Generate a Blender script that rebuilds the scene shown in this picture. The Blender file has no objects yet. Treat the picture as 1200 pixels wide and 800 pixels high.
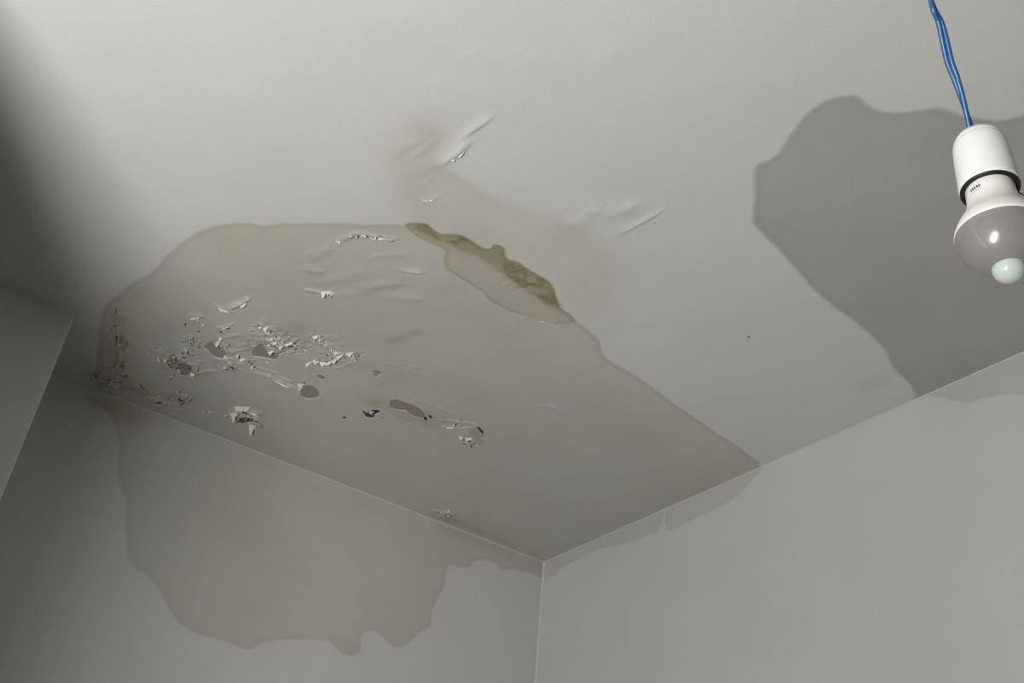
import bpy, bmesh, math, random
import numpy as np
from mathutils import Vector, Matrix

# ------------------------------------------------------------------ camera
CAM = Vector((1.624, 2.182, 1.45)); H = 2.6; F = 1207.84; CX, CY = 600.0, 400.0
RC = np.array([[-0.798, 0.5968, 0.084], [-0.3979, -0.4171, -0.8171], [-0.4526, -0.6855, 0.5703]])  # rows: right, down, forward in world
cam_data = bpy.data.cameras.new('camera')
cam_data.sensor_width = 36.0; cam_data.sensor_fit = 'HORIZONTAL'
cam_data.lens = 36.0 * F / 1200.0; cam_data.clip_start = 0.02
cam = bpy.data.objects.new('camera', cam_data); bpy.context.scene.collection.objects.link(cam)
m = Matrix(((RC[0][0], -RC[1][0], -RC[2][0]), (RC[0][1], -RC[1][1], -RC[2][1]), (RC[0][2], -RC[1][2], -RC[2][2])))
cam.matrix_world = Matrix.Translation(CAM) @ m.to_quaternion().normalized().to_matrix().to_4x4()
sc = bpy.context.scene; sc.camera = cam

# ------------------------------------------------------------------ light
sc.view_settings.view_transform = 'Standard'; sc.view_settings.look = 'None'
sc.view_settings.gamma = 1.0; sc.view_settings.use_curve_mapping = False
sc.view_settings.exposure = 0.0
WIN_Y0, WIN_Y1, WIN_Z0, WIN_Z1, WIN_X = 1.52, 2.40, 0.50, 2.20, 2.38
world = bpy.data.worlds.new('world'); sc.world = world; world.use_nodes = True
world.node_tree.nodes['Background'].inputs[0].default_value = (0.80, 0.90, 1.0, 1)
world.node_tree.nodes['Background'].inputs[1].default_value = 0.35
la = bpy.data.lights.new('window_daylight', 'AREA'); la.shape = 'RECTANGLE'
TILT = 62.0; LEN = 0.74      # daylight thrown up off the bright ground outside the low window
la.size = LEN; la.size_y = 0.31
la.energy = 78.0; la.color = (1.0, 0.985, 0.955)
lo = bpy.data.objects.new('window_daylight', la); sc.collection.objects.link(lo)
lo.location = (2.69, 2.07, 0.93)
lo.rotation_euler = (0, math.radians(90 + TILT), math.radians(51))

# ------------------------------------------------------------------ helpers
C = sc.collection
random.seed(4)
rng = np.random.RandomState(7)

def ray(x, y):
    return RC.T @ np.array([(x - CX) / F, (y - CY) / F, 1.0])
def on_ceiling(x, y):
    d = ray(x, y); t = (H - CAM.z) / d[2]; return (CAM.x + d[0] * t, CAM.y + d[1] * t)
def on_left(x, y):      # wall in the plane y = 0, gives (x, z)
    d = ray(x, y); t = -CAM.y / d[1]; return (CAM.x + d[0] * t, CAM.z + d[2] * t)
def on_right(x, y):     # wall in the plane x = 0, gives (y, z)
    d = ray(x, y); t = -CAM.x / d[0]; return (CAM.y + d[1] * t, CAM.z + d[2] * t)
def z2p(pts, ox, oy, s):
    return [(ox + a / s, oy + b / s) for a, b in pts]

def link(name, me, mat=None, parent=None):
    o = bpy.data.objects.new(name, me); C.objects.link(o)
    if mat: me.materials.append(mat)
    if parent: o.parent = parent
    return o
def smooth_all(me):
    me.polygons.foreach_set('use_smooth', [True] * len(me.polygons))

def catmull(pts, n=4):
    P = np.array(pts, float); N = len(P); out = []
    for i in range(N):
        p0, p1, p2, p3 = P[i - 1], P[i], P[(i + 1) % N], P[(i + 2) % N]
        for k in range(n):
            t = k / n
            out.append(.5 * (2 * p1 + (p2 - p0) * t + (2 * p0 - 5 * p1 + 4 * p2 - p3) * t * t + (3 * p1 - p0 - 3 * p2 + p3) * t ** 3))
    return np.array(out)
def sdf(px, py, poly):
    """signed distance to a closed outline, negative inside"""
    d2 = np.full(px.shape, 1e9); inside = np.zeros(px.shape, bool); n = len(poly)
    for i in range(n):
        ax, ay = poly[i]; bx, by = poly[(i + 1) % n]
        ex, ey = bx - ax, by - ay; L = ex * ex + ey * ey + 1e-12
        t = np.clip(((px - ax) * ex + (py - ay) * ey) / L, 0, 1)
        d2 = np.minimum(d2, (px - ax - t * ex) ** 2 + (py - ay - t * ey) ** 2)
        if ay != by:
            c = ((ay > py) != (by > py)) & (px < (bx - ax) * (py - ay) / (by - ay) + ax)
            inside ^= c
    d = np.sqrt(d2); return np.where(inside, -d, d)
def seg(px, py, a, b):
    ex, ey = b[0] - a[0], b[1] - a[1]; L = ex * ex + ey * ey + 1e-12
    t = np.clip(((px - a[0]) * ex + (py - a[1]) * ey) / L, 0, 1)
    qx, qy = px - a[0] - t * ex, py - a[1] - t * ey
    side = np.sign(ex * (py - a[1]) - ey * (px - a[0]))
    return np.sqrt(qx * qx + qy * qy), side, t
def sstep(e0, e1, x):
    t = np.clip((x - e0) / (e1 - e0), 0, 1); return t * t * (3 - 2 * t)
NT = rng.rand(256, 256)
def vnoise(x, y, s):
    x = np.asarray(x) / s + 37.3; y = np.asarray(y) / s + 11.7
    xi = np.floor(x).astype(int); yi = np.floor(y).astype(int); fx = x - xi; fy = y - yi
    fx = fx * fx * (3 - 2 * fx); fy = fy * fy * (3 - 2 * fy)
    g = lambda i, j: NT[i % 256, j % 256]
    return (g(xi, yi) * (1 - fx) + g(xi + 1, yi) * fx) * (1 - fy) + (g(xi, yi + 1) * (1 - fx) + g(xi + 1, yi + 1) * fx) * fy - .5

# ------------------------------------------------------------------ materials
class N:
    """small node-graph helper"""
    def __init__(s, name):
        s.m = bpy.data.materials.new(name); s.m.use_nodes = True; s.t = s.m.node_tree; s.n = s.t.nodes
        s.b = s.n['Principled BSDF']
    def set(s, sock, v):
        if isinstance(v, bpy.types.NodeSocket): s.t.links.new(v, sock)
        else: sock.default_value = v
    def math(s, op, a, b=0.0):
        q = s.n.new('ShaderNodeMath'); q.operation = op; s.set(q.inputs[0], a); s.set(q.inputs[1], b); return q.outputs[0]
    def attr(s, name):
        q = s.n.new('ShaderNodeAttribute'); q.attribute_name = name; return q.outputs['Fac']
    def noise(s, scale, detail=4, rough=.55, coord=None):
        q = s.n.new('ShaderNodeTexNoise'); q.inputs['Scale'].default_value = scale
        q.inputs['Detail'].default_value = detail; q.inputs['Roughness'].default_value = rough
        s.t.links.new(coord or s.pos(), q.inputs['Vector']); return q.outputs['Fac']
    def pos(s):
        if not hasattr(s, '_p'): s._p = s.n.new('ShaderNodeTexCoord').outputs['Object']
        return s._p
    def ramp(s, v, a, b, lo=0.0, hi=1.0):
        q = s.n.new('ShaderNodeMapRange'); q.interpolation_type = 'SMOOTHSTEP'
        s.set(q.inputs[0], v)
        for i, k in zip((1, 2, 3, 4), (a, b, lo, hi)): q.inputs[i].default_value = k
        return q.outputs[0]
    def mix(s, f, a, b, mode='MIX'):
        q = s.n.new('ShaderNodeMix'); q.data_type = 'RGBA'; q.blend_type = mode
        s.set(q.inputs[0], f); s.set(q.inputs[6], a if not isinstance(a, tuple) else (*a, 1)); s.set(q.inputs[7], b if not isinstance(b, tuple) else (*b, 1))
        return q.outputs[2]
    def bump(s, h, strength, dist):
        q = s.n.new('ShaderNodeBump'); q.inputs['Strength'].default_value = strength; q.inputs['Distance'].default_value = dist
        s.set(q.inputs['Height'], h); s.t.links.new(q.outputs[0], s.b.inputs['Normal'])
    def fin(s, col, rough=.6, spec=.3):
        s.set(s.b.inputs['Base Color'], (*col, 1) if isinstance(col, tuple) else col)
        s.set(s.b.inputs['Roughness'], rough); s.b.inputs['Specular IOR Level'].default_value = spec
        return s.m
PAINT = (0.50, 0.50, 0.49)

def edge_mask(g, name, w, amp, scale):
    """stain coverage: signed distance attribute roughened by noise"""
    n = g.math('SUBTRACT', g.noise(scale, 3), .5)
    d = g.math('ADD', g.attr(name), g.math('MULTIPLY', n, amp))
    return g.ramp(d, w, -w), d

def mat_ceiling():
    g = N('damp_ceiling_paint')
    mott = g.noise(4.0, 3); fine = g.noise(60, 4)
    col = g.mix(g.ramp(mott, .3, .7), PAINT, tuple(c * .97 for c in PAINT))
    # pale tan old stain
    col = g.mix(g.math('MULTIPLY', g.attr('tan'), .9), col, (0.865, 0.81, 0.735), 'MULTIPLY')
    # wet patch A
    mA, dA = edge_mask(g, 'wet', .0055, .009, 22)
    mottle = g.ramp(g.noise(5.5, 4), .25, .7, .84, 1.0)
    col = g.mix(g.math('MULTIPLY', mA, mottle), col, g.mix(g.ramp(g.attr('wet'), -.16, -.01), (0.765, 0.745, 0.705), (0.83, 0.80, 0.735)), 'MULTIPLY')
    rimA = g.math('MULTIPLY', g.ramp(dA, -.016, -.003), g.ramp(dA, .004, -.002))
    col = g.mix(g.math('MULTIPLY', rimA, .45), col, (0.80, 0.78, 0.72), 'MULTIPLY')
    # wet patch D
    mD, dD = edge_mask(g, 'wet_far', .0060, .008, 26)
    col = g.mix(g.math('MULTIPLY', mD, mottle), col, (0.64, 0.64, 0.62), 'MULTIPLY')
    rimD = g.math('MULTIPLY', g.ramp(dD, -.020, -.003), g.ramp(dD, .0035, -.001))
    col = g.mix(g.math('MULTIPLY', rimD, .35), col, (0.86, 0.86, 0.85), 'MULTIPLY')
    # tide mark with a brown rim
    mB, dB = edge_mask(g, 'tide', .0025, .006, 40)
    col = g.mix(g.math('MULTIPLY', mB, g.math('SUBTRACT', 1.0, mA)), col, (0.72, 0.69, 0.63), 'MULTIPLY')
    col = g.mix(mB, col, (0.92, 0.89, 0.85), 'MULTIPLY')
    rimB = g.math('MULTIPLY', g.ramp(dB, -.012, -.001), g.ramp(dB, .003, -.001))
    col = g.mix(g.math('MULTIPLY', rimB, .55), col, (0.80, 0.74, 0.58), 'MULTIPLY')
    mO, dO = edge_mask(g, 'olive', .007, .014, 30)
    swirl = g.ramp(g.math('ABSOLUTE', g.math('SUBTRACT', g.noise(17, 2), .5)), .01, .11, 1.0, .38)
    col = g.mix(g.math('MULTIPLY', mO, swirl), col, (0.66, 0.60, 0.45), 'MULTIPLY')
    # yellow halos round the bare spots, brown mould in the corner, grey smears
    col = g.mix(g.attr('yellow'), col, (0.84, 0.80, 0.62), 'MULTIPLY')
    col = g.mix(g.math('MULTIPLY', g.attr('brown'), g.ramp(fine, .25, .7, .55, 1)), col, (0.62, 0.54, 0.42), 'MULTIPLY')
    col = g.mix(g.attr('smear'), col, (0.82, 0.81, 0.83), 'MULTIPLY')
    col = g.mix(g.attr('pale'), col, (0.56, 0.555, 0.54))
    g.bump(g.math('ADD', g.noise(260, 2), g.math('MULTIPLY', g.noise(9, 2), 2.0)), .10, .004)
    return g.fin(col, g.ramp(mA, 0, 1, .6, .5), .3)

def mat_wall(name, dark, rim=.35):
    g = N(name)
    mott = g.noise(3.0, 3)
    base = tuple(c * .97 for c in PAINT)
    col = g.mix(g.ramp(mott, .3, .7), base, tuple(c * .95 for c in base))
    mA, dA = edge_mask(g, 'wet', .0055, .008, 24)
    col = g.mix(g.math('MULTIPLY', mA, g.ramp(g.noise(5, 4), .25, .7, .75, 1.0)), col, dark, 'MULTIPLY')
    r = g.math('MULTIPLY', g.ramp(dA, -.016, -.003), g.ramp(dA, .004, -.002))
    col = g.mix(g.math('MULTIPLY', r, rim), col, (0.84, 0.82, 0.77), 'MULTIPLY')
    col = g.mix(g.attr('brown'), col, (0.80, 0.74, 0.60), 'MULTIPLY')
    g.bump(g.math('ADD', g.noise(260, 2), g.math('MULTIPLY', g.noise(9, 2), 2.0)), .10, .004)
    return g.fin(col, .6, .3)
def mat_plain(name, col, rough=.6, spec=.3, var=.05, scale=20):
    g = N(name)
    c = g.mix(g.noise(scale, 4), tuple(x * (1 - var) for x in col), tuple(min(1, x * (1 + var)) for x in col))
    g.bump(g.noise(scale * 8, 2), .08, .002)
    return g.fin(c, rough, spec)

M_CEIL = mat_ceiling()
M_WL = mat_wall('damp_left_wall_paint', (0.855, 0.835, 0.79))
M_WR = mat_wall('damp_right_wall_paint', (0.86, 0.855, 0.84), .2)
M_PLAIN = mat_plain('dry_wall_paint', PAINT, var=.02, scale=6)
M_BEAD = mat_plain('corner_filler', (0.47, 0.465, 0.45), var=.02, scale=30)
M_FLAKE = mat_plain('peeled_paint', (0.60, 0.595, 0.57), var=.05, scale=60)
M_FLAKE_D = mat_plain('damp_peeled_paint', (0.37, 0.355, 0.315), var=.14, scale=90)
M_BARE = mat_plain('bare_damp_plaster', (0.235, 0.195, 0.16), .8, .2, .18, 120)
M_BARE_G = mat_plain('bare_grey_plaster', (0.24, 0.22, 0.20), .8, .2, .18, 120)
M_BARE_L = mat_plain('thin_pinkish_plaster', (0.40, 0.35, 0.30), .8, .2, .15, 120)
M_DARK = mat_plain('near_black', (0.045, 0.040, 0.028), .8, .2, .5, 200)  # near-black tone for the hole, flecks and cracks
M_UNSEEN = mat_plain('unseen_wall_grey', (0.30, 0.29, 0.27), var=.02, scale=6)  # darker grey, so the unseen walls bounce less light
M_GAP_SHADE = mat_plain('dark_brown_gap_shade', (0.085, 0.07, 0.052), .8, .2, .3, 200)  # dark brown for torn gaps and the shade painted into them
M_FLOOR = mat_plain('floor_tiles', (0.24, 0.205, 0.16), .5, .4, .15, 8)
M_WHITE = mat_plain('white_lacquer', (0.75, 0.75, 0.74), .35, .5, .02, 5)

# ------------------------------------------------------------------ structure: ceiling
# outlines traced on the ceiling
WET = [(112, 470), (112, 430), (116, 395), (122, 362), (150, 336), (178, 318), (200, 295), (225, 276), (255, 265), (290, 261), (308, 265), (335, 262),
       (370, 262), (405, 262), (440, 263), (478, 265), (500, 277), (530, 288), (570, 303), (605, 330), (640, 352), (668, 371), (690, 388),
       (702, 400), (712, 421), (745, 440), (775, 462), (800, 480), (840, 507), (868, 526), (884, 539), (889, 550), (870, 640), (638, 760), (300, 620), (90, 520)]
TIDE = z2p([(430, 38), (500, 38), (530, 60), (560, 75), (620, 78), (660, 95), (700, 120), (740, 130), (755, 115), (790, 125), (800, 165), (840, 178),
            (880, 205), (930, 235), (970, 265), (985, 310), (1000, 350), (1040, 375), (1050, 400), (1000, 410), (940, 400), (880, 380), (810, 360),
            (740, 320), (710, 290), (640, 245), (590, 215), (568, 180), (575, 135), (520, 110), (470, 85), (440, 60)], 340, 250, 3.158)
OLIVE = z2p([(500, 40), (540, 75), (570, 88), (640, 80), (700, 120), (745, 145), (760, 118), (800, 135), (800, 175), (850, 185), (900, 225), (960, 250),
             (980, 300), (1005, 355), (950, 335), (900, 300), (850, 268), (810, 240), (780, 210), (740, 190), (700, 165), (650, 140), (610, 118),
             (570, 105), (540, 100), (500, 75), (455, 55)], 340, 250, 3.158)
FAR = [(1000, 112), (1010, 118), (1020, 126), (1040, 132), (1065, 131), (1095, 127), (1115, 131), (1135, 137), (1170, 141), (1200, 136), (1300, 120), (1420, 240),
       (1300, 480), (1090, 500), (1072, 458), (1058, 441), (1046, 430), (1038, 411), (1020, 392), (1000, 375), (975, 357), (950, 335), (930, 312),
       (910, 290), (892, 272), (882, 259), (885, 230), (884, 198), (895, 191), (912, 180), (925, 160), (940, 140), (957, 125), (977, 115)]
TAN = z2p([(100, 120), (60, 190), (100, 330), (105, 400), (260, 470), (480, 560), (640, 690), (780, 800), (840, 700), (860, 600), (800, 480), (760, 430),
           (690, 405), (640, 383), (580, 372), (520, 352), (460, 330), (380, 288), (300, 238), (230, 195), (255, 95), (180, 60)], 430, 120, 2.857)
Z6 = lambda p: z2p(p, 280, 360, 6.667)
Z5 = lambda p: z2p(p, 180, 360, 10.0)
Z4 = lambda p: z2p(p, 400, 400, 5.0)
BARE = [  # outline, kind of plaster
    (Z5([(600, 460), (650, 435), (680, 398), (705, 430), (735, 480), (775, 470), (830, 520), (838, 570), (800, 597), (740, 582), (682, 552), (655, 515)]), M_BARE_G, 'grey bare plaster'),
    (Z5([(190, 590), (240, 560), (285, 635), (345, 660), (420, 675), (450, 735), (400, 795), (335, 795), (285, 720), (225, 660)]), M_BARE, 'brownish bare plaster'),
    (Z6([(108, 352), (130, 318), (170, 288), (200, 300), (210, 340), (262, 352), (300, 358), (330, 345), (372, 340), (312, 368), (292, 410), (220, 395), (150, 385), (112, 378)]), M_BARE, 'brownish bare plaster'),
    (Z6([(485, 682), (495, 640), (530, 613), (580, 620), (615, 655), (627, 688), (600, 706), (540, 712), (500, 700)]), M_BARE, 'round brown spot of bare plaster'),
    (Z6([(735, 466), (800, 456), (850, 432), (922, 412), (905, 380), (850, 385), (780, 405), (745, 435)]), M_BARE_L, 'pinkish bare plaster'),
    (Z6([(75, 272), (100, 262), (138, 268), (130, 288), (90, 292)]), M_BARE_L, 'pinkish bare plaster'),
    (Z6([(620, 530), (640, 530), (672, 552), (650, 556), (625, 546)]), M_BARE, 'small brown chip'),
    (Z4([(188, 174), (212, 172), (236, 186), (215, 196), (198, 206)]), M_BARE_G, 'small grey triangular chip'),
    (Z4([(286, 372), (293, 350), (318, 341), (360, 354), (400, 368), (440, 384), (474, 408), (492, 440), (472, 451), (430, 437), (402, 427), (385, 407), (350, 401), (310, 395), (292, 386)]), M_BARE, 'long brown strip of bare plaster'),
    (Z4([(122, 404), (150, 418), (185, 402), (218, 404), (222, 415), (196, 428), (188, 446), (160, 446), (140, 434)]), M_DARK, 'small black hole in the paint'),
    (Z4([(484, 446), (494, 440), (502, 456), (492, 460)]), M_DARK, 'black fleck'),
    (Z4([(512, 434), (520, 432), (530, 446), (524, 450)]), M_DARK, 'black fleck'),
    (Z4([(10, 442), (22, 441), (24, 448), (12, 449)]), M_DARK, 'black fleck'),
    (Z4([(795, 506), (806, 504), (832, 528), (830, 544), (818, 536)]), M_DARK, 'black crack'),
    (Z5([(268, 698), (282, 700), (325, 772), (335, 795), (318, 790), (290, 750)]), M_DARK, 'black crack'),
    ([(876.3, 393.6), (877.8, 393.1), (878.5, 394.5), (877, 395.2)], M_DARK, 'black speck'),
    (Z6([(900, 372), (930, 360), (985, 352), (960, 372), (925, 392)]), M_BARE_L, 'greyish scrape'),
    (Z5([(410, 360), (450, 345), (495, 375), (488, 410), (440, 418), (415, 395)]), M_BARE_G, 'dark chip'),
    (Z5([(120, 640), (150, 615), (200, 640), (180, 680), (140, 675)]), M_BARE, 'dark chip'),
    ([(277, 492), (286, 489), (298, 491), (302, 495), (292, 494), (284, 496)], M_GAP_SHADE, 'dark chip'),  # shade inside the hollow of the big curl, painted dark brown
]
# ridges and blisters: (pixel a, pixel b, width m, height m, one-sided 0/1/-1)
RIDGES = [
    ((398, 281), (418, 273), .008, .004, 0), ((418, 273), (440, 277), .007, .005, 1), ((440, 277), (464, 280), .007, .004, 1),
    ((522, 188), (530, 186), .006, .004, 1), ((530, 186), (546, 173), .010, .007, 1), ((534, 178), (544, 166), .014, .005, 0), ((549, 157), (572, 141), .012, .006, 1),
    ((735, 270), (770, 251), .010, .006, 1), ((672, 262), (690, 256), .018, .003, 0), ((715, 252), (745, 240), .016, .004, 0), ((665, 240), (742, 246), .02, .002, 0),
    ((474, 318), (492, 320), .012, .006, 1), ((364, 300), (385, 292), .02, .003, 0), ((380, 330), (425, 320), .02, .003, 0), ((430, 336), (465, 331), .014, .004, 0),
    ((360, 315), (375, 317), .012, .004, 0), ((455, 348), (490, 350), .015, .003, 0), ((440, 300), (470, 297), .012, .0025, 0), ((400, 345), (430, 342), .015, .002, 0),
    ((252, 357), (270, 365), .006, .005, 1), ((272, 361), (292, 350), .010, .008, 1), ((258, 384), (272, 380), .006, .005, 1),
    ((225, 369), (235, 370), .008, .005, 0), ((359, 339), (380, 343), .006, .006, 0), ((300, 437), (316, 440), .006, .005, 1), ((316, 440), (340, 452), .007, .006, 1),
    ((340, 452), (352, 457), .007, .006, 1), ((325, 440), (342, 447), .006, .005, -1), ((302, 430), (325, 437), .006, .003, 0),
    ((280, 405), (300, 400), .008, .004, 0), ((262, 395), (280, 392), .006, .003, 0), ((270, 412), (290, 408), .006, .004, 0), ((345, 405), (352, 402), .01, .004, 0),
    ((495, 234), (511, 233), .006, .004, 1), ((497, 214), (502, 213), .006, .003, 0), ((488, 200), (515, 190), .02, .002, 0), ((470, 176), (492, 165), .014, .0025, 0), ((482, 185), (505, 168), .01, .002, 0),
    ((634, 476), (648, 476), .010, .0015, 0), ((648, 476), (658, 484), .007, .003, 0),
    ((440, 22), (465, 28), .03, .003, 0), ((500, 100), (512, 98), .012, .003, 0), ((555, 60), (565, 63), .02, .003, 0), ((610, 62), (625, 68), .02, .003, 0), ((705, 60), (715, 72), .02, .003, 0),
    ((512, 492), (536, 494), .006, .003, 1), ((528, 492), (556, 497), .007, .004, 0), ((520, 500), (534, 502), .005, .003, 0), ((540, 503), (556, 500), .006, .004, 1),
    ((470, 425), (490, 432), .005, .001, 0), ((480, 466), (530, 484), .006, .0015, 0), ((434, 470), (480, 492), .006, .0015, 0), ((455, 426), (492, 438), .006, .001, 0),
    ((275, 481), (303, 484), .012, .006, 0), ((508, 598), (530, 602), .01, .004, 0),
    ((138, 385), (140, 420), .010, .012, 1), ((146, 388), (148, 412), .006, .006, 1), ((130, 362), (136, 368), .010, .008, 1), ((128, 435), (142, 425), .008, .008, 1),
    ((110, 446), (130, 452), .008, .008, 0), ((150, 412), (146, 440), .006, .005, 0), ((116, 440), (124, 430), .010, .010, 1), ((134, 398), (132, 440), .008, .006, 0),
    ((148, 452), (162, 452), .006, .005, 0), ((188, 468), (206, 472), .010, .006, 0), ((210, 463), (222, 465), .008, .006, 1), ((176, 466), (190, 468), .010, .005, 0),
    ((196, 424), (210, 418), .012, .006, 0), ((214, 408), (222, 413), .006, .004, 0), ((232, 437), (250, 434), .008, .004, 0), ((264, 420), (275, 430), .008, .006, 0), ((272, 430), (277, 440), .004, .004, 1),
    ((585, 315), (600, 322), .006, .003, 0), ((600, 322), (622, 330), .006, .003, 0), ((598, 330), (606, 335), .005, .004, 0), ((625, 340), (645, 350), .007, .003, 0), ((619, 371), (650, 379), .005, .003, 1),
    ((690, 250), (700, 246), .014, .004, 0),
]
ROUGH = [  # crumbling areas: (centre px, radius m, amplitude m)
    ((322, 402), .060, .006), ((205, 422), .075, .006), ((134, 432), .050, .008), ((140, 400), .03, .007), ((225, 400), .04, .004), ((200, 468), .06, .006), ((288, 486), .035, .006),
    ((550, 516), .035, .004), ((268, 424), .04, .005), ((380, 405), .07, .0025), ((610, 325), .05, .002), ((520, 602), .03, .004), ((340, 400), .04, .004), ((310, 385), .035, .004)]
BUMPC = lambda p: on_ceiling(*p)

def axis_lines(lo, a, b, hi, fine, coarse):
    L = list(np.arange(a, b, fine))
    x = b
    R = []
    st = fine
    while x < hi: R.append(x); st = min(coarse, st * 1.25); x += st
    R.append(hi)
    P = []
    if lo < a:
        x = a; st = fine
        while x - st > lo: x -= st; P.append(x); st = min(coarse, st * 1.25)
        P.append(lo); P.reverse()
    return np.array(P + L + R)

def grid_mesh(name, U, V, to3, flip):
    nu, nv = len(U), len(V)
    uu, vv = np.meshgrid(U, V, indexing='ij'); u = uu.ravel(); v = vv.ravel()
    co = to3(u, v)
    me = bpy.data.meshes.new(name)
    i = np.arange((nu - 1)); j = np.arange((nv - 1)); ii, jj = np.meshgrid(i, j, indexing='ij')
    a = (ii * nv + jj).ravel(); q = np.stack([a, a + nv, a + nv + 1, a + 1], 1)
    if flip: q = q[:, ::-1]
    me.vertices.add(len(co)); me.vertices.foreach_set('co', co.astype(np.float32).ravel())
    me.loops.add(q.size); me.loops.foreach_set('vertex_index', q.astype(np.int32).ravel())
    me.polygons.add(len(q)); me.polygons.foreach_set('loop_start', np.arange(0, q.size, 4, dtype=np.int32))
    me.update(calc_edges=True); me.validate(); smooth_all(me)
    return me, u, v
def put_attr(me, name, val):
    a = me.attributes.new(name, 'FLOAT', 'POINT'); a.data.foreach_set('value', val.astype(np.float32))

ROOM_X, ROOM_Y = WIN_X, 3.5
U = axis_lines(0, .34, 1.46, ROOM_X, .0026, .012); V = axis_lines(0, 0.0, 1.02, ROOM_Y, .0026, .012)
relief_cache = {}
def relief(u, v):
    """metres the ceiling paint hangs below its plane (negative: recessed)"""
    dz = 0.0008 * vnoise(u, v, .12) + .0006 * vnoise(u, v, .045)
    for a, b, w, h, s in RIDGES:
        A, B = BUMPC(a), BUMPC(b)
        hs = .28 if a[1] < 110 else .5 if (a[1] < 350 and a[0] > 350) else .62
        h = h * hs * (1 if h > 0 else 1.6); w = w * .72
        k = (u > min(A[0], B[0]) - 4 * w) & (u < max(A[0], B[0]) + 4 * w) & (v > min(A[1], B[1]) - 4 * w) & (v < max(A[1], B[1]) + 4 * w)
        if not k.any(): continue
        uk, vk = u[k], v[k]
        d, side, t = seg(uk, vk, A, B)
        d = d * (1 + .5 * vnoise(uk, vk, .012))
        ww = np.where(side * s > 0, w * .35, w) if s else w
        dz[k] += h * np.exp(-(d / ww) ** 2) * (.75 + .6 * (vnoise(uk, vk, .008) + .3))
    for c, r, amp in ROUGH:
        A = BUMPC(c); d = np.hypot(u - A[0], v - A[1]); k = d < r * 1.2
        if not k.any(): continue
        mk = sstep(r * 1.2, r * .3, d[k])
        n = vnoise(u[k], v[k], .016) + .8 * vnoise(u[k], v[k] * 1.3, .007)
        dz[k] += amp * mk * (np.abs(n) * 1.4 - .15)
    return dz
ceil_me, u, v = grid_mesh('ceiling', U, V, lambda u, v: np.stack([u, v, np.full_like(u, H)], 1), True)
dz = relief(u, v)
bare_polys = []
for i, (pl, mt, lb) in enumerate(BARE):
    W = np.array([on_ceiling(*p) for p in pl]); W = catmull(W, 3); bare_polys.append(W)
    lo_, hi_ = W.min(0) - .02, W.max(0) + .02
    k = (u > lo_[0]) & (u < hi_[0]) & (v > lo_[1]) & (v < hi_[1])
    d = sdf(u[k], v[k], W)
    dz[k] = dz[k] * sstep(-.001, .006, d) + .0005 * np.exp(-((d - .003) / .004) ** 2) - .0035 * sstep(.0010, -.0016, d)
co = np.stack([u, v, H - dz], 1)
edge = sstep(0, .004, np.minimum(u, v)); co[:, 2] = H - dz * edge
ceil_me.vertices.foreach_set('co', co.astype(np.float32).ravel())
def S(px): return catmull([on_ceiling(*p) for p in px], 4)
put_attr(ceil_me, 'wet', sdf(u, v, S(WET))); put_attr(ceil_me, 'wet_far', sdf(u, v, S(FAR)))
sT = sdf(u, v, S(TIDE)); put_attr(ceil_me, 'tide', sT); put_attr(ceil_me, 'olive', sdf(u, v, S(OLIVE)))
sN = sdf(u, v, S(TAN))
c1 = on_ceiling(520, 250); c2 = on_ceiling(720, 330)
tt = np.clip(((u - c1[0]) * (c2[0] - c1[0]) + (v - c1[1]) * (c2[1] - c1[1])) / ((c2[0] - c1[0]) ** 2 + (c2[1] - c1[1]) ** 2), 0, 1)
de = np.full_like(u, 9.0)
for a_, b_ in (((512, 192), (560, 215)), ((560, 215), (600, 240)), ((600, 240), (645, 258))):
    d, _, _ = seg(u, v, on_ceiling(*a_), on_ceiling(*b_)); de = np.minimum(de, d)
soft = .007 + .045 * sstep(.0, .16, de)
put_attr(ceil_me, 'tan', sstep(1, -1, sN / soft) * (1 - .45 * tt) * (.8 + .6 * vnoise(u, v, .05)))
def streaks(L):
    o = np.zeros_like(u)
    for a, b, w, s in L:
        d, _, _ = seg(u, v, on_ceiling(*a), on_ceiling(*b)); o = np.maximum(o, s * np.exp(-(d / w) ** 2))
    return o
put_attr(ceil_me, 'yellow', streaks([((436, 470), (500, 495), .024, .8), ((500, 484), (530, 492), .018, .6), ((445, 450), (470, 445), .02, .5), ((400, 425), (470, 440), .02, .35),
    ((345, 440), (380, 480), .02, .3), ((330, 420), (370, 440), .03, .35), ((250, 275), (330, 280), .05, .3), ((340, 275), (440, 268), .03, .2), ((335, 395), (350, 385), .03, .5), ((295, 440), (350, 465), .02, .3)])
    * (.8 + .8 * vnoise(u, v, .02)))
put_attr(ceil_me, 'brown', np.clip(streaks([((138, 375), (140, 450), .028, .5), ((112, 440), (170, 460), .022, .55), ((150, 340), (128, 375), .03, .25), ((124, 380), (120, 440), .05, .25), ((300, 405), (345, 400), .025, .55), ((318, 385), (350, 395), .02, .4),
    ((200, 425), (222, 436), .025, .55), ((185, 466), (222, 466), .022, .5), ((512, 605), (540, 612), .02, .5), ((540, 612), (600, 640), .02, .3), ((555, 505), (562, 518), .012, .5)]) * (.9 + 1.2 * vnoise(u, v, .014)), 0, 1))
put_attr(ceil_me, 'smear', streaks([((457, 400), (488, 390), .012, .8), ((1010, 455), (1030, 445), .02, .5), ((425, 338), (470, 330), .012, .3)]))
put_attr(ceil_me, 'pale', streaks([((376, 343), (388, 344), .008, .5), ((534, 176), (545, 166), .008, .4), ((474, 319), (490, 320), .008, .35), ((275, 357), (292, 351), .006, .4), ((465, 164), (466, 166), .003, .9),
    ((315, 390), (335, 400), .012, .3)]))
ceiling = link('ceiling', ceil_me, M_CEIL); ceiling['kind'] = 'structure'
ceiling['label'] = 'white painted ceiling with large damp stains and peeling paint'

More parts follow.
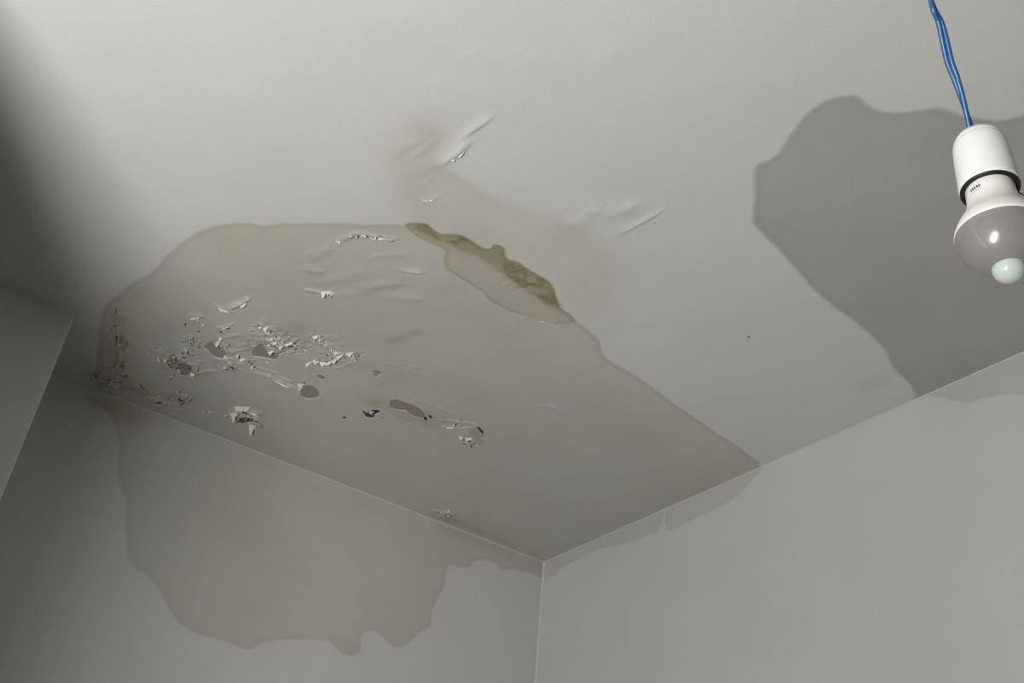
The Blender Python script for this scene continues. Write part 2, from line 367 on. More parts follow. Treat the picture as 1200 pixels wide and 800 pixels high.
def prism(name, W, z_low, thick, mat, parent, wob=0.0):
    bm = bmesh.new()
    lo_ = [bm.verts.new((x, y, z_low)) for x, y in W]; hi_ = [bm.verts.new((x, y, z_low + thick)) for x, y in W]
    n = len(W)
    bm.faces.new(lo_[::-1]); bm.faces.new(hi_)
    for i in range(n): bm.faces.new((lo_[i], lo_[(i + 1) % n], hi_[(i + 1) % n], hi_[i]))
    bmesh.ops.recalc_face_normals(bm, faces=bm.faces)
    me = bpy.data.meshes.new(name); bm.to_mesh(me); bm.free()
    return link(name, me, mat, parent)
for W, (pl, mt, lb) in zip(bare_polys, BARE):
    cc = W.mean(0); W2 = cc + (W - cc) * 1.03
    tiny = (W.max(0) - W.min(0)).max() < .022
    o = prism('bare_patch', W2, H + (.0010 if not tiny else -.0006), .0015, mt, ceiling); o['label'] = lb

# ------------------------------------------------------------------ flakes of paint (parts of the ceiling)
def flake(cx, cy, w, l, rot=0, drop=8, curl=.4, rag=.35, mat=None, seed=0):
    """a curl of paint: hinge centred at a ceiling point, w wide, l long (photo px there), tip hanging 'drop' mm"""
    r = random.Random(int(cx * 31 + cy * 17 + seed))
    c, s = math.cos(math.radians(rot)), math.sin(math.radians(rot))
    A = np.array(on_ceiling(cx - c * w / 2, cy - s * w / 2)); B = np.array(on_ceiling(cx + c * w / 2, cy + s * w / 2))
    T = np.array(on_ceiling(cx - s * l, cy + c * l)) - np.array(on_ceiling(cx, cy))
    nu, nv = max(4, min(30, int(w * 1.15))), 6
    D = drop / 1000.0; bm = bmesh.new(); g = []
    rg = [1 - rag * r.random() * (1.4 if r.random() < .3 else .7) for _ in range(nu + 1)]
    ph = r.random() * 6; tp_e = r.uniform(.3, 1.0)
    for k in range(2):
        rows = []
        for i in range(nu + 1):
            uu_ = i / nu; row = []
            taper = math.sin(math.pi * min(max(uu_, .04), .96)) ** tp_e
            for j in range(nv + 1):
                vv_ = j / nv * rg[i] * taper
                p = A + (B - A) * uu_ + T * (vv_ - curl * vv_ * vv_)
                side = (B - A) * .06 * math.sin(vv_ * 5 + ph)
                z = -D * (vv_ ** 1.3) * (1 + .35 * math.sin(uu_ * 7 + ph)) - .0004 - .0012 * math.sin(uu_ * 11 + ph) * vv_ + D * .45 * vv_ * float(vnoise(uu_ * w + cx, vv_ * l + cy, 2.6))
                row.append(bm.verts.new((p[0] + side[0] * vv_, p[1] + side[1] * vv_, H + z + (.0 if k == 0 else .0007) + (.0008 if j == 0 else 0))))
            rows.append(row)
        g.append(rows)
    for k in range(2):
        for i in range(nu):
            for j in range(nv): bm.faces.new((g[k][i][j], g[k][i + 1][j], g[k][i + 1][j + 1], g[k][i][j + 1]))
    for i in range(nu):
        bm.faces.new((g[0][i][nv], g[0][i + 1][nv], g[1][i + 1][nv], g[1][i][nv])); bm.faces.new((g[0][i][0], g[0][i + 1][0], g[1][i + 1][0], g[1][i][0]))
    for j in range(nv):
        bm.faces.new((g[0][0][j], g[0][0][j + 1], g[1][0][j + 1], g[1][0][j])); bm.faces.new((g[0][nu][j], g[0][nu][j + 1], g[1][nu][j + 1], g[1][nu][j]))
    bmesh.ops.recalc_face_normals(bm, faces=bm.faces)
    me = bpy.data.meshes.new('paint_flake'); bm.to_mesh(me); bm.free(); smooth_all(me)
    return link('paint_flake', me, mat or M_FLAKE, ceiling)
Wt, Dm = M_FLAKE, M_FLAKE_D
FLAKES = [  # x, y, width, length, rotation, drop mm, curl, ragged, material
    (382, 341, 16, 5, 8, 8, .4, .6, Wt), (389, 342, 7, 6, 40, 9, .3, .6, Wt), (379, 344, 6, 4, -10, 7, .4, .6, Wt), (397, 281, 6, 4, 10, 6, .4, .4, Wt),
    (428, 274, 20, 3, 6, 3, .4, .7, Wt), (446, 278, 18, 3, 2, 4, .4, .7, Wt), (438, 277, 8, 3, 18, 4, .4, .6, Wt), (410, 275, 14, 2.5, -20, 4, .4, .5, Wt), (457, 280, 12, 2, 6, 3, .3, .5, Dm),
    (284, 356, 10, 5, -30, 6, .5, .3, Wt), (262, 362, 16, 3, 22, 4, .5, .3, Wt),
    (229, 371, 14, 4, -15, 7, .5, .6, Wt), (216, 377, 5, 3, 0, 6, .3, .4, Wt), (233, 374, 5, 6, 75, 7, .4, .5, Wt), (242, 385, 5, 3, 10, 6, .3, .5, Wt), (264, 382, 16, 2.5, -14, 4, .4, .4, Wt), (258, 386, 5, 2.5, 0, 4, .3, .4, Wt),
    (254, 400, 8, 9, -35, 8, .7, .5, Wt), (259, 395, 5, 4, 20, 7, .4, .5, Wt), (262, 402, 4, 6, 70, 6, .4, .5, Wt), (265, 417, 5, 4, 25, 7, .4, .6, Wt), (269, 422, 5, 4, 40, 6, .4, .6, Wt),
    (271, 425, 10, 4, 20, 6, .5, .5, Wt), (275, 429, 5, 5, 70, 6, .4, .5, Wt), (278, 416, 6, 3, -50, 5, .4, .4, Wt), (284, 420, 8, 2.5, 0, 4, .4, .5, Wt), (250, 433, 5, 2.5, 10, 4, .4, .5, Wt), (257, 434, 8, 1.8, 4, 3, .4, .5, Wt),
    (223, 394, 7, 4, -8, 6, .5, .7, Dm), (227, 398, 5, 4, 60, 6, .4, .7, Wt), (234, 402, 7, 2.5, 65, 5, .5, .4, Dm), (220, 410, 8, 2.5, 45, 5, .5, .4, Wt), (227, 414, 5, 3, 60, 6, .4, .4, Wt), (211, 412, 7, 3, -65, 6, .5, .4, Wt), (214, 414, 7, 3, 10, 5, .5, .4, Dm),
    (194, 419, 5, 6, 8, 8, .5, .4, Wt), (187, 421, 6, 4, 60, 6, .5, .6, Wt), (198, 424, 7, 4, -10, 8, .5, .6, Dm), (204, 416, 8, 4, -28, 6, .4, .6, Dm), (210, 432, 12, 2.5, 58, 6, .4, .3, Wt), (221, 426, 4, 4, 20, 6, .4, .5, Wt), (230, 432, 7, 3, -68, 6, .5, .4, Wt), (226, 437, 6, 4, 10, 7, .5, .5, Wt), (200, 440, 6, 4, 20, 6, .5, .6, Dm), (205, 437, 4, 3, 60, 5, .5, .5, Wt),
    (216, 461, 12, 4, 18, 7, .4, .7, Dm), (223, 465, 6, 3, -20, 5, .5, .5, Dm), (211, 470, 7, 4, -38, 6, .5, .5, Dm), (184, 466, 14, 3, -5, 6, .5, .6, Dm), (198, 471, 14, 3, 0, 6, .5, .6, Dm), (212, 457, 4, 4, 70, 5, .5, .5, Dm), (244, 482, 6, 4, -55, 6, .5, .4, Wt), (249, 482, 5, 4, 70, 6, .5, .4, Wt),
    (275, 479, 11, 13, 8, 15, .3, .35, Wt), (284, 476, 18, 7, 2, 9, .5, .45, Wt), (295, 479, 20, 8, 20, 9, .5, .5, Wt), (288, 480, 16, 7, 10, 6, .5, .5, Wt), (302, 488, 8, 8, 70, 10, .4, .5, Wt), (296, 498, 9, 10, 18, 12, .3, .4, Wt), (264, 486, 6, 3, 10, 5, .5, .5, Dm), (306, 497, 8, 3, 60, 6, .4, .4, Dm),
    (311, 382, 8, 5, 10, 9, .3, .5, Wt), (305, 381, 5, 4, 10, 7, .4, .5, Wt), (316, 396, 8, 4, 0, 6, .5, .6, Wt), (321, 400, 7, 4, 10, 8, .5, .6, Wt), (329, 404, 9, 4, -20, 7, .5, .5, Wt), (338, 401, 12, 4, -12, 7, .5, .5, Wt), (317, 411, 8, 4, -10, 7, .5, .5, Wt), (312, 404, 4, 6, 80, 7, .4, .5, Wt), (346, 403, 7, 3, 25, 5, .5, .5, Wt), (336, 394, 10, 3, -4, 4, .5, .5, Dm), (323, 391, 6, 3, 30, 5, .5, .5, Dm),
    (291, 421, 5, 2.5, 0, 5, .3, .4, Wt), (302, 428, 3.5, 2, 0, 4, .3, .4, Wt), (306, 437, 6, 2, 5, 4, .3, .4, Wt), (352, 450, 6, 4, 20, 6, .5, .6, Wt), (354, 452, 5, 5, 50, 7, .5, .5, Wt), (330, 449, 24, 2, 26, 4, .5, .3, Wt),
    (370, 393, 10, 3, -10, 6, .5, .6, Wt), (375, 396, 6, 3, 25, 6, .4, .6, Wt), (384, 402, 7, 3, 50, 6, .4, .6, Wt), (388, 410, 6, 3, 70, 6, .4, .6, Wt), (364, 401, 6, 2.5, -45, 5, .4, .6, Wt), (359, 410, 5, 2, -80, 4, .4, .6, Wt), (394, 412, 8, 4, 4, 6, .4, .6, Wt),
    (398, 416, 9, 4, -18, 8, .5, .6, Wt), (410, 413, 9, 4, -8, 8, .5, .6, Wt), (415, 418, 6, 3, 45, 6, .4, .6, Wt), (391, 421, 9, 4, -32, 8, .4, .6, Wt), (381, 424, 13, 4, 2, 9, .4, .6, Wt), (370, 422, 9, 3, 18, 7, .5, .7, Wt), (363, 424, 6, 3, -20, 6, .5, .7, Wt),
    (447, 487, 5, 2.5, -10, 5, .4, .5, Wt), (434, 482, 9, 3, 8, 4, .5, .6, Dm), (527, 500, 9, 2, 5, 4, .5, .5, Wt), (541, 511, 6, 3, 15, 6, .5, .6, Wt), (549, 513, 8, 3, 10, 6, .5, .6, Wt), (555, 517, 6, 3, 45, 6, .5, .6, Wt), (560, 521, 6, 4, 60, 6, .5, .6, Wt), (552, 520, 5, 3, 30, 5, .5, .6, Wt), (566, 507, 5, 2.5, 50, 5, .5, .6, Wt),
]
FLAKES2 = [
    (514, 603, 7, 3, -28, 5, .4, .5, Dm), (524, 598, 7, 3, -20, 5, .4, .5, Wt), (525, 603, 6, 3, 20, 5, .4, .5, Dm), (530, 186, 12, 3, -22, 4, .4, .6, Wt), (540, 179, 14, 3, -42, 5, .3, .3, Wt), (500, 213, 5, 2.5, 0, 4, .4, .5, Wt), (503, 233, 15, 2.5, -3, 4, .4, .5, Wt),
    (132, 362, 8, 8, -60, 12, .4, .4, Dm), (139, 395, 26, 5, 84, 14, .5, .5, Dm), (146, 400, 22, 4, 84, 9, .5, .5, Dm), (132, 426, 18, 5, -70, 12, .5, .6, Dm), (120, 444, 10, 5, 30, 10, .5, .6, Dm), (112, 446, 10, 4, 25, 9, .4, .6, Dm), (127, 449, 12, 5, -40, 12, .4, .5, Wt), (142, 424, 14, 5, -66, 12, .4, .6, Dm), (137, 450, 14, 4, 20, 9, .5, .6, Dm), (153, 452, 14, 3, -5, 6, .5, .6, Dm),
    (652, 483, 9, 1.8, -30, 3, .3, .3, Wt), (635, 375, 32, 1.8, 14, 2.5, .4, .4, Dm), (143, 438, 12, 4, -80, 9, .5, .6, Dm),
]
keep = sorted(FLAKES + FLAKES2, key=lambda t: -(t[2] * (t[3] + t[5] * .5)))
for t in keep[:100]: flake(*t[:8], mat=t[8])
# everything smaller: crumbs of paint too many to count, and torn spots with flake shade painted in
REG = [  # centre px, spread px, count, share of damp ones
    ((207, 424), (12, 8), 34, .5), ((222, 404), (9, 9), 20, .4), ((270, 424), (7, 8), 20, .2), ((262, 402), (5, 6), 10, .3), ((322, 400), (14, 7), 44, .35), ((308, 384), (6, 4), 10, .1), ((340, 401), (9, 4), 16, .4),
    ((200, 468), (18, 4), 30, .8), ((288, 484), (14, 6), 26, .2), ((137, 405), (7, 20), 34, .9), ((128, 442), (16, 8), 40, .8), ((150, 454), (14, 3), 14, .9), ((550, 516), (8, 6), 22, .3), ((535, 496), (14, 3), 10, .2), ((521, 602), (8, 4), 14, .5),
    ((430, 276), (22, 2.5), 22, .3), ((354, 451), (5, 3), 10, .3), ((244, 482), (6, 3), 8, .5), ((300, 425), (14, 7), 10, .2), ((235, 385), (14, 8), 8, .3), ((395, 415), (18, 5), 20, .15)]
RING = Z6([(520, 330), (545, 295), (565, 262), (585, 238), (612, 226), (650, 245), (682, 285), (712, 305), (728, 342), (755, 362), (745, 400), (712, 432), (665, 440), (612, 425), (580, 412), (548, 440), (790, 350), (850, 362), (880, 375), (915, 405)])
for p in RING: REG.append((p, (2.6, 2.0), 6, .15))
bm = bmesh.new(); bt = bmesh.new(); rr = random.Random(11)
def crumb(x, y, damp):
    w = rr.uniform(1.0, 2.6) * rr.choice((.8, 1, 1.6)); l = rr.uniform(.6, 1.7); ang = rr.uniform(-60, 60); c, s_ = math.cos(math.radians(ang)), math.sin(math.radians(ang))
    D = rr.uniform(.0008, .0035); A = on_ceiling(x - c * w / 2, y - s_ * w / 2); B = on_ceiling(x + c * w / 2, y + s_ * w / 2)
    T0 = on_ceiling(x - s_ * l, y + c * l); O0 = on_ceiling(x, y); Tx, Ty = T0[0] - O0[0], T0[1] - O0[1]
    k = [rr.uniform(.5, 1.1) for _ in range(3)]; hz = H - .0003
    f = [(A[0], A[1], hz), (B[0], B[1], hz), (B[0] + Tx * k[0], B[1] + Ty * k[0], hz - D * k[0]), ((A[0] + B[0]) / 2 + Tx * k[1] * 1.3, (A[1] + B[1]) / 2 + Ty * k[1] * 1.3, hz - D * k[1] * 1.2), (A[0] + Tx * k[2], A[1] + Ty * k[2], hz - D * k[2])]
    lo_ = [bm.verts.new(p) for p in f]; up = [bm.verts.new((p[0] + .0002, p[1] - .0002, p[2] + .0006)) for p in f]
    fs = [bm.faces.new(lo_), bm.faces.new(up[::-1])] + [bm.faces.new((lo_[i], up[i], up[(i + 1) % 5], lo_[(i + 1) % 5])) for i in range(5)]
    for q in fs: q.material_index = 1 if damp else 0
def torn(x, y, w, l, rot, dark):  # bare plaster tear whose dark colour also holds the flake's shade
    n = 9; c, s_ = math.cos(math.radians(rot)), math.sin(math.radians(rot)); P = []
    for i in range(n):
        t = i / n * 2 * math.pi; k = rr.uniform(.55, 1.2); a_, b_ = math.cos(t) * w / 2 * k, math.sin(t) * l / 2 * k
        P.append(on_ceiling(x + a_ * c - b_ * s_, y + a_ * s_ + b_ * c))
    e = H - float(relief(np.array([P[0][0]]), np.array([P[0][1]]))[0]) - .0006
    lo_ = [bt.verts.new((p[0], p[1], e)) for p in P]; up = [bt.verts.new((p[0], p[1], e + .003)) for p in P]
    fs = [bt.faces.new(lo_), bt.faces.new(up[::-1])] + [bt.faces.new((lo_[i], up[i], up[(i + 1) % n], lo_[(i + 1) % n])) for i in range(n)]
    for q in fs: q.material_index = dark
for c, sp, cnt, dmp in REG:
    for _ in range(int(cnt * (.62 if dmp < .5 else .5))):
        x, y = c[0] + rr.gauss(0, sp[0] * .55), c[1] + rr.gauss(0, sp[1] * .55)
        dd = rr.random() < min(.97, dmp + .18); crumb(x, y, dd)
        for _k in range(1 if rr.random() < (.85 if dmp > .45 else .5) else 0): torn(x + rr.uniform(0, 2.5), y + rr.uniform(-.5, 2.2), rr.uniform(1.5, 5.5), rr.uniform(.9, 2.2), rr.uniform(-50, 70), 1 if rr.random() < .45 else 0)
for t in keep:  # dark tear below many larger flakes, doubling as their painted shadow
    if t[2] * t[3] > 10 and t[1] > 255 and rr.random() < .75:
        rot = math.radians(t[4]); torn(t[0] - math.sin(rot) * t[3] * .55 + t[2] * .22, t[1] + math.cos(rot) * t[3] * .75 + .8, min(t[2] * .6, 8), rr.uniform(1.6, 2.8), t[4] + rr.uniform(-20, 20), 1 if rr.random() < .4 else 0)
for b_, nm, mts, lb in ((bm, 'paint_crumbs', (M_FLAKE, M_FLAKE_D), 'tiny curled crumbs of white paint'), (bt, 'torn_shade_spots', (M_BARE, M_GAP_SHADE), 'small dark torn spots with flake shade painted in')):
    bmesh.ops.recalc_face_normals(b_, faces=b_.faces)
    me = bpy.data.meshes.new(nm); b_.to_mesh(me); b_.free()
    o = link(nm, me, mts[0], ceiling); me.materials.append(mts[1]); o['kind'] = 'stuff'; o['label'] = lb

# ------------------------------------------------------------------ walls
LEFT = z2p([(60, 30), (75, 68), (95, 100), (108, 150), (103, 210), (112, 260), (125, 290), (124, 370), (135, 450), (180, 480), (215, 530), (250, 590), (300, 625), (370, 645), (430, 665),
    (465, 650), (520, 640), (590, 640), (630, 645), (660, 670), (690, 680), (712, 665), (715, 635), (740, 617), (765, 630), (790, 655), (820, 658), (860, 625),
    (888, 605), (890, 575), (905, 540), (920, 510), (935, 458), (960, 458), (985, 458), (995, 445), (1030, 440), (1055, 450), (1065, 465), (1100, 465), (1140, 475),
    (1185, 482), (1230, 420), (900, 280), (500, 120)], 90, 450, 2.1429)
RIGHT = z2p([(330, 480), (370, 470), (405, 460), (425, 440), (480, 405), (540, 380), (620, 365), (680, 342), (735, 328), (790, 312), (840, 285), (920, 245), (980, 205),
    (1030, 150), (1035, 120), (800, 190), (500, 320), (330, 400)], 500, 500, 2.667)
RIGHT2 = z2p([(375, 115), (395, 128), (420, 135), (460, 142), (510, 133), (560, 122), (600, 122), (760, 100), (760, -60), (500, 20)], 900, 400, 2.0)
U = axis_lines(0, 0, 1.42, ROOM_X, .006, .05); V = axis_lines(0, 1.9, H, H, .006, .05); V = V[V <= H + 1e-6]; V = np.unique(np.round(V, 6))
me, u, v = grid_mesh('wall_left', U, V, lambda u, v: np.stack([u, .0011 * (vnoise(u, v, .15) + .5) * -1, v], 1), True)
put_attr(me, 'wet', sdf(u, v, catmull([on_left(*p) for p in LEFT], 4)))
def streaks_w(L, f):
    o = np.zeros_like(u)
    for a, b, w, s in L:
        d, _, _ = seg(u, v, f(*a), f(*b)); o = np.maximum(o, s * np.exp(-(d / w) ** 2))
    return o * (.8 + vnoise(u, v, .02))
put_attr(me, 'brown', np.clip(streaks_w([((125, 480), (160, 486), .03, .6), ((110, 470), (128, 490), .02, .4), ((425, 590), (440, 598), .01, .3), ((520, 618), (640, 668), .018, .45), ((370, 571), (374, 573), .006, .3), ((400, 755), (420, 765), .02, .25)], on_left), 0, 1))
wl = link('wall_left', me, M_WL); wl['kind'] = 'structure'
U = axis_lines(0, 0, 1.75, ROOM_Y, .006, .05)
me, u, v = grid_mesh('wall_right', U, V, lambda u, v: np.stack([.0011 * (vnoise(u, v, .15) + .5) * -1, u, v], 1), False)
dR = np.minimum(sdf(u, v, catmull([on_right(*p) for p in RIGHT], 4)), sdf(u, v, catmull([on_right(*p) for p in RIGHT2], 4)))
d, _, t_ = seg(u, v, on_right(774, 628), on_right(779, 600)); dR = np.maximum(dR, .017 * (1 - .85 * t_) * (1 + .6 * vnoise(u, v, .01)) - d)   # a dry wedge inside the damp band
put_attr(me, 'wet', dR)
put_attr(me, 'brown', np.clip(streaks_w([((1000, 640), (1030, 700), .05, .12)], on_right), 0, 1))
wr = link('wall_right', me, M_WR); wr['kind'] = 'structure'

def box(name, lo, hi, mat, parent=None, bev=0.0):
    bm = bmesh.new(); bmesh.ops.create_cube(bm, size=1)
    for w in bm.verts: w.co = Vector([lo[k] + (w.co[k] + .5) * (hi[k] - lo[k]) for k in range(3)])
    if bev: bmesh.ops.bevel(bm, geom=bm.edges[:], offset=bev, segments=3, profile=.5, affect='EDGES')
    me = bpy.data.meshes.new(name); bm.to_mesh(me); bm.free()
    if bev: smooth_all(me)
    return link(name, me, mat, parent)
def struct(o): o['kind'] = 'structure'; return o
T = .12
struct(box('floor', (-T, -T, -T), (ROOM_X + T, ROOM_Y + T, 0), M_FLOOR))
struct(box('wall_back', (-T, ROOM_Y, 0), (ROOM_X + T, ROOM_Y + T, H + .06), M_UNSEEN))
# window wall with its opening, as one mesh of four blocks
bm = bmesh.new()
for lo_, hi_ in (((ROOM_X, 0, 0), (ROOM_X + T, WIN_Y0, H)), ((ROOM_X, WIN_Y1, 0), (ROOM_X + T, ROOM_Y, H)), ((ROOM_X, WIN_Y0, 0), (ROOM_X + T, WIN_Y1, WIN_Z0)), ((ROOM_X, WIN_Y0, WIN_Z1), (ROOM_X + T, WIN_Y1, H))):
    g = bmesh.ops.create_cube(bm, size=1)
    for w in g['verts']: w.co = Vector([lo_[k] + (w.co[k] + .5) * (hi_[k] - lo_[k]) for k in range(3)])
me = bpy.data.meshes.new('wall_window'); bm.to_mesh(me); bm.free(); struct(link('wall_window', me, M_UNSEEN))
# window frame
fr = bpy.data.objects.new('window_1', None); C.objects.link(fr); fr.location = (ROOM_X + .05, WIN_Y0, WIN_Z0); fr['kind'] = 'structure'
bm = bmesh.new(); fw = .03
for lo_, hi_ in (((-.02, 0, 0), (.02, fw, WIN_Z1 - WIN_Z0)), ((-.02, WIN_Y1 - WIN_Y0 - fw, 0), (.02, WIN_Y1 - WIN_Y0, WIN_Z1 - WIN_Z0)),
                 ((-.02, fw, 0), (.02, WIN_Y1 - WIN_Y0 - fw, fw)), ((-.02, fw, WIN_Z1 - WIN_Z0 - fw), (.02, WIN_Y1 - WIN_Y0 - fw, WIN_Z1 - WIN_Z0))):
    g = bmesh.ops.create_cube(bm, size=1)
    for w in g['verts']: w.co = Vector([lo_[k] + (w.co[k] + .5) * (hi_[k] - lo_[k]) for k in range(3)])
me = bpy.data.meshes.new('window_frame'); bm.to_mesh(me); bm.free(); link('window_frame', me, M_WHITE, fr)

# boxed-in pier in the left corner, running into an unseen closet wall added to shade the ceiling
PX, PY = 1.406, .252; EX, EY = 2.0, 1.24
bm = bmesh.new()
pts = [(PX, 0), (PX, PY), (EX, PY), (EX, EY), (ROOM_X, EY), (ROOM_X, 0)]
lo_ = [bm.verts.new((x, y, 0)) for x, y in pts]; hi_ = [bm.verts.new((x, y, H)) for x, y in pts]
n = len(pts); bm.faces.new(lo_); bm.faces.new(hi_[::-1])
for i in range(n): bm.faces.new((lo_[i], hi_[i], hi_[(i + 1) % n], lo_[(i + 1) % n]))
bmesh.ops.recalc_face_normals(bm, faces=bm.faces)
ve = [e for e in bm.edges if abs(e.verts[0].co.z - e.verts[1].co.z) > 1 and abs(e.verts[0].co.x - PX) < 1e-3 and e.verts[0].co.y > .1]
bmesh.ops.bevel(bm, geom=ve, offset=.006, segments=3, profile=.5, affect='EDGES')
me = bpy.data.meshes.new('wall_pier'); bm.to_mesh(me); bm.free(); struct(link('wall_pier', me, M_PLAIN))

# plaster fillets rounding the inner corners
def fillet(name, a, b, n1, n2, r, mat=None):
    """concave quarter round along a-b; n1, n2 point from the corner along the two surfaces"""
    a = np.array(a, float); b = np.array(b, float); n1 = np.array(n1, float); n2 = np.array(n2, float)
    L = np.linalg.norm(b - a); k = max(2, int(L / .012)); q = 8
    bm = bmesh.new(); rows = []
    for i in range(k + 1):
        p = a + (b - a) * i / k; rr = r * (1 + .35 * float(vnoise(i * .012, L, .09)) + .25 * float(vnoise(i * .012, L + 3, .03))); row = []
        for j in range(q + 1):
            t = j / q * math.pi / 2; c = p + (n1 + n2) * rr
            x = c - n1 * rr * math.cos(t) - n2 * rr * math.sin(t)
            row.append(bm.verts.new(x - (n1 * math.cos(t) + n2 * math.sin(t)) * .0002))
        rows.append(row)
    for i in range(k):
        for j in range(q): bm.faces.new((rows[i][j], rows[i + 1][j], rows[i + 1][j + 1], rows[i][j + 1]))
    me = bpy.data.meshes.new(name); bm.to_mesh(me); bm.free(); smooth_all(me)
    return struct(link(name, me, mat or M_BEAD))
fillet('trim_1', (0, 0, 0), (0, 0, H), (1, 0, 0), (0, 1, 0), .0065)
fillet('trim_2', (0, 0, H), (0, ROOM_Y, H), (1, 0, 0), (0, 0, -1), .0022)
fillet('trim_3', (0, 0, H), (PX, 0, H), (0, 1, 0), (0, 0, -1), .0038, mat_plain('damp_corner_filler', (0.41, 0.40, 0.372), var=.03, scale=30))

# ------------------------------------------------------------------ hanging lamp
def at_depth(x, y, dep):
    d = ray(x, y); return np.array(CAM) + d * dep
M_BLUE = mat_plain('blue_wire_insulation', (0.016, 0.078, 0.20), .38, .5, .15, 60)
M_PORC = mat_plain('white_plastic', (0.62, 0.62, 0.605), .38, .5, .02, 10)
M_SHELL = mat_plain('cream_white_bulb_shell', (0.62, 0.61, 0.575), .42, .5, .02, 10)
M_RING = mat_plain('black_ring', (0.008, 0.008, 0.008), .5, .3, .2, 50)
g = N('frosted_grey_diffuser'); M_DIFF = g.fin((0.17, 0.163, 0.163), .22, .5)
g.bump(g.noise(30, 2), .02, .001)
g.b.inputs['Coat Weight'].default_value = .3; g.b.inputs['Coat Roughness'].default_value = .08
g = N('milky_sensor_dome'); M_DOME = g.fin((0.47, 0.51, 0.495), .15, .5); g.b.inputs['Transmission Weight'].default_value = .15
g.b.inputs['Subsurface Weight'].default_value = .2
DEP = .78
top = at_depth(1144.5, 157, DEP)
lamp = bpy.data.objects.new('pendant_lamp', None); C.objects.link(lamp)
lamp.location = top
axis_b = at_depth(1183, 322, DEP)
# hangs almost plumb, leaning a few degrees
right = Vector(RC[0]); lean = Vector((0, 0, 1)) + right * .006; lean.normalize()
lamp.rotation_mode = 'QUATERNION'; lamp.rotation_quaternion = Vector((0, 0, 1)).rotation_difference(lean)
lamp['label'] = 'bare grey-and-white sensor bulb in a white holder hanging on twisted blue wires'
lamp['category'] = 'pendant lamp'
def lathe(name, prof, mat, parent, seg_=64):
    """profile of (radius mm, height mm below the top)"""
    bm = bmesh.new(); rings = []
    for r, z in prof:
        z = z * 1.13
        if r < 1e-6: rings.append([bm.verts.new((0, 0, -z / 1000))]); continue
        rings.append([bm.verts.new((r / 1000 * math.cos(k * 2 * math.pi / seg_), r / 1000 * math.sin(k * 2 * math.pi / seg_), -z / 1000)) for k in range(seg_)])
    for a, b in zip(rings, rings[1:]):
        for k in range(seg_):
            k2 = (k + 1) % seg_
            if len(a) == 1: bm.faces.new((a[0], b[k], b[k2]))
            elif len(b) == 1: bm.faces.new((a[k], b[0], a[k2]))
            else: bm.faces.new((a[k], b[k], b[k2], a[k2]))
    bmesh.ops.recalc_face_normals(bm, faces=bm.faces)
    me = bpy.data.meshes.new(name); bm.to_mesh(me); bm.free(); smooth_all(me)
    return link(name, me, mat, parent)
holder = lathe('lamp_holder', [(0, 0), (3, 0), (8, .6), (12, 2), (15.5, 4.6), (17.6, 8), (18.3, 9.6), (18.1, 10.0), (18.6, 10.6), (19.2, 14), (19.8, 22), (20.3, 34), (20.7, 47), (20.7, 50), (20.2, 51), (19.0, 51), (18.6, 49), (18.4, 40), (0, 40)], M_PORC, lamp)
holder['label'] = 'white cylindrical lamp holder'
lathe('rim_ring', [(19.4, 50.4), (20.4, 50.9), (20.3, 52.0), (19.2, 52.4), (17.2, 52.2), (16.2, 51.2), (17.5, 50.4), (19.4, 50.4)], M_RING, holder)
bulb = lathe('bulb', [(0, 44), (15, 44), (16.6, 47), (16.8, 52), (17.0, 58), (17.6, 63), (19.2, 68), (21.8, 73), (25.2, 77), (28.2, 82), (30.2, 86.8), (30.6, 89), (30.2, 89.4), (0, 89.4)], M_SHELL, lamp)
bulb['label'] = 'cream white bulb body'
prof = [(30.3, 88.7)]
for k in range(1, 22):
    t = k / 21 * math.radians(84); prof.append((30.6 * math.cos(t) ** .97, 89.0 + 28.5 * math.sin(t)))
prof.append((0, 117.8))
df = lathe('diffuser', prof, M_DIFF, bulb); df['label'] = 'frosted grey diffuser'
prof = [(11.2, 113), (10.8, 116.6)]
for k in range(1, 12):
    t = k / 11 * math.pi / 2; prof.append((10.8 * math.cos(t), 116.6 + 8.6 * math.sin(t)))
dm = lathe('sensor_dome', prof, M_DOME, bulb); dm['label'] = 'milky motion sensor dome'
# small dark print on the neck: a few slanted strokes curved round it
inv = (Matrix.Translation(lamp.location) @ lamp.rotation_quaternion.to_matrix().to_4x4()).inverted()
cl = inv @ CAM; ang0 = math.atan2(cl.y, cl.x)
bm = bmesh.new()
def stroke(a0, z0, a1, z1, w):
    n = 5; prev = None
    da = w * .5 / 17.3; L = math.hypot((a1 - a0) * 17.3, z1 - z0); nx, nz = -(z1 - z0) / L * w / 2, (a1 - a0) * 17.3 / L * w / 2
    for i in range(n + 1):
        t = i / n; a = a0 + (a1 - a0) * t; z = z0 + (z1 - z0) * t; pr = []
        for s in (-1, 1):
            aa = a + s * nx / 17.3; zz = z + s * nz; r = (np.interp(zz, [52, 58, 63, 68], [16.8, 17.0, 17.6, 19.2]) + .06) / 1000
            pr.append(bm.verts.new((r * math.cos(aa), r * math.sin(aa), -zz * 1.13 / 1000)))
        if prev: bm.faces.new((prev[0], prev[1], pr[1], pr[0]))
        prev = pr
A0 = ang0 - math.radians(46)
for k in range(5):
    a = A0 + k * .105
    stroke(a, 56.0, a + .03, 58.4, .8); 
    if k % 2: stroke(a, 56.2, a + .09, 58.2, .6)
    else: stroke(a - .01, 57.2, a + .08, 57.2, .6)
for k in range(6): stroke(A0 + k * .09, 60.2, A0 + k * .09 + .05, 60.2, .5)
me = bpy.data.meshes.new('print'); bm.to_mesh(me); bm.free(); link('print', me, M_RING, bulb)
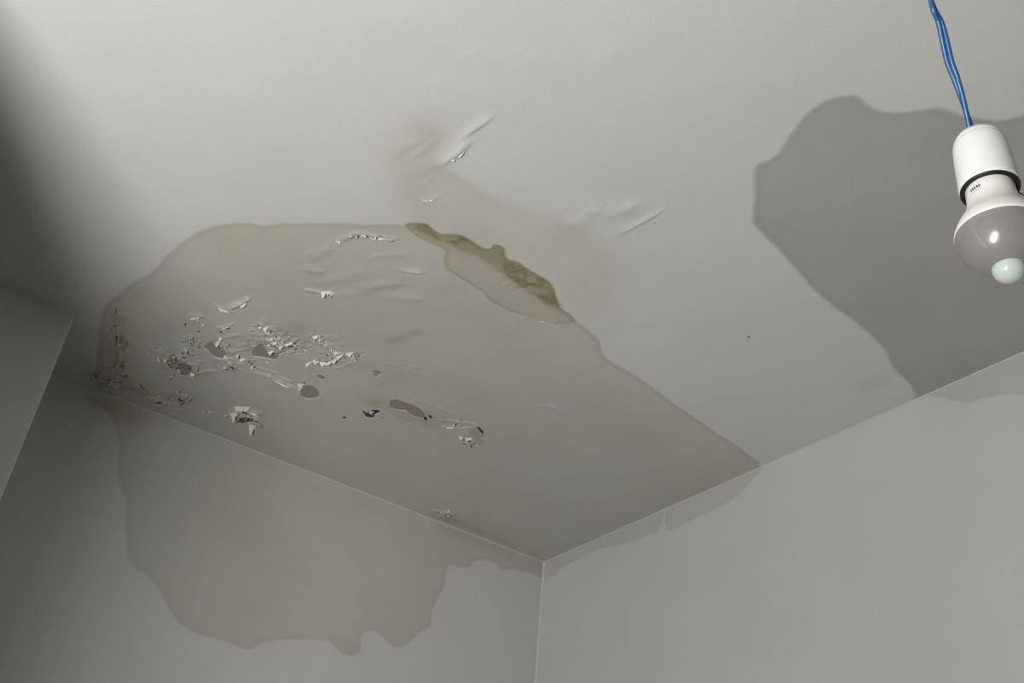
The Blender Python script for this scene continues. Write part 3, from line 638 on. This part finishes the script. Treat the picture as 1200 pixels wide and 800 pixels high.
# wires
def tube(name, P, r, mat, parent, q=12):
    P = [Vector(p) for p in P]; bm = bmesh.new(); rings = []; up = Vector((0.3, 1, 0)).normalized()
    for i, p in enumerate(P):
        t = (P[min(i + 1, len(P) - 1)] - P[max(i - 1, 0)]).normalized(); s = t.cross(up).normalized(); w = s.cross(t)
        rings.append([bm.verts.new(p + (s * math.cos(k * 2 * math.pi / q) + w * math.sin(k * 2 * math.pi / q)) * r) for k in range(q)])
    for a, b in zip(rings, rings[1:]):
        for k in range(q): bm.faces.new((a[k], a[(k + 1) % q], b[(k + 1) % q], b[k]))
    bm.faces.new(rings[0]); bm.faces.new(rings[-1][::-1])
    bmesh.ops.recalc_face_normals(bm, faces=bm.faces)
    me = bpy.data.meshes.new(name); bm.to_mesh(me); bm.free(); smooth_all(me); return link(name, me, mat, parent)
line = [(1140, 162), (1137, 149), (1129, 120), (1120, 92), (1112.5, 72), (1107, 48), (1101.5, 26), (1092, 4)]
W3 = [at_depth(x, y, DEP + (0 if i < 2 else .0)) for i, (x, y) in enumerate(line)]
tp = W3[-1]; W3 += [tp + np.array([.004, .002, .05]), tp + np.array([.0, .0, .14]), np.array([tp[0] - .01, tp[1], 2.36]), np.array([tp[0], tp[1] - .01, H - .002])]
W3 = np.array(W3)
def spline(P, n=14):
    out = []
    for i in range(len(P) - 1):
        p0, p1, p2, p3 = P[max(i - 1, 0)], P[i], P[i + 1], P[min(i + 2, len(P) - 1)]
        for k in range(n):
            t = k / n; out.append(.5 * (2 * p1 + (p2 - p0) * t + (2 * p0 - 5 * p1 + 4 * p2 - p3) * t * t + (3 * p1 - p0 - 3 * p2 + p3) * t ** 3))
    out.append(P[-1]); return np.array(out)
SP = spline(W3); Lc = np.concatenate([[0], np.cumsum(np.linalg.norm(np.diff(SP, axis=0), axis=1))])
rightv, fwdv = np.array(RC[0]), np.array(RC[2])
for s in (0, 1):
    a = Lc * 34 + s * math.pi + .4
    off = 0.00165 * (np.cos(a)[:, None] * rightv + np.sin(a)[:, None] * fwdv)
    pts = [inv @ Vector(p) for p in SP + off]
    tube('wire', pts, .0019, M_BLUE, lamp)['label'] = 'blue insulated wire'
# a stray wire end beside the rim
ir = (inv.to_3x3() @ right); ir.z = 0; ir.normalize()
pr = [ir * k + Vector((0, 0, z)) for k, z in ((.0192, -.0582), (.0215, -.0592), (.0238, -.0607), (.0262, -.0612), (.0285, -.0605))]
st = tube('wire_stub', [Vector(p) for p in spline(np.array([tuple(p) for p in pr]), 4)], .00045, M_RING, lamp, 6)
st['label'] = 'thin dark wire end'
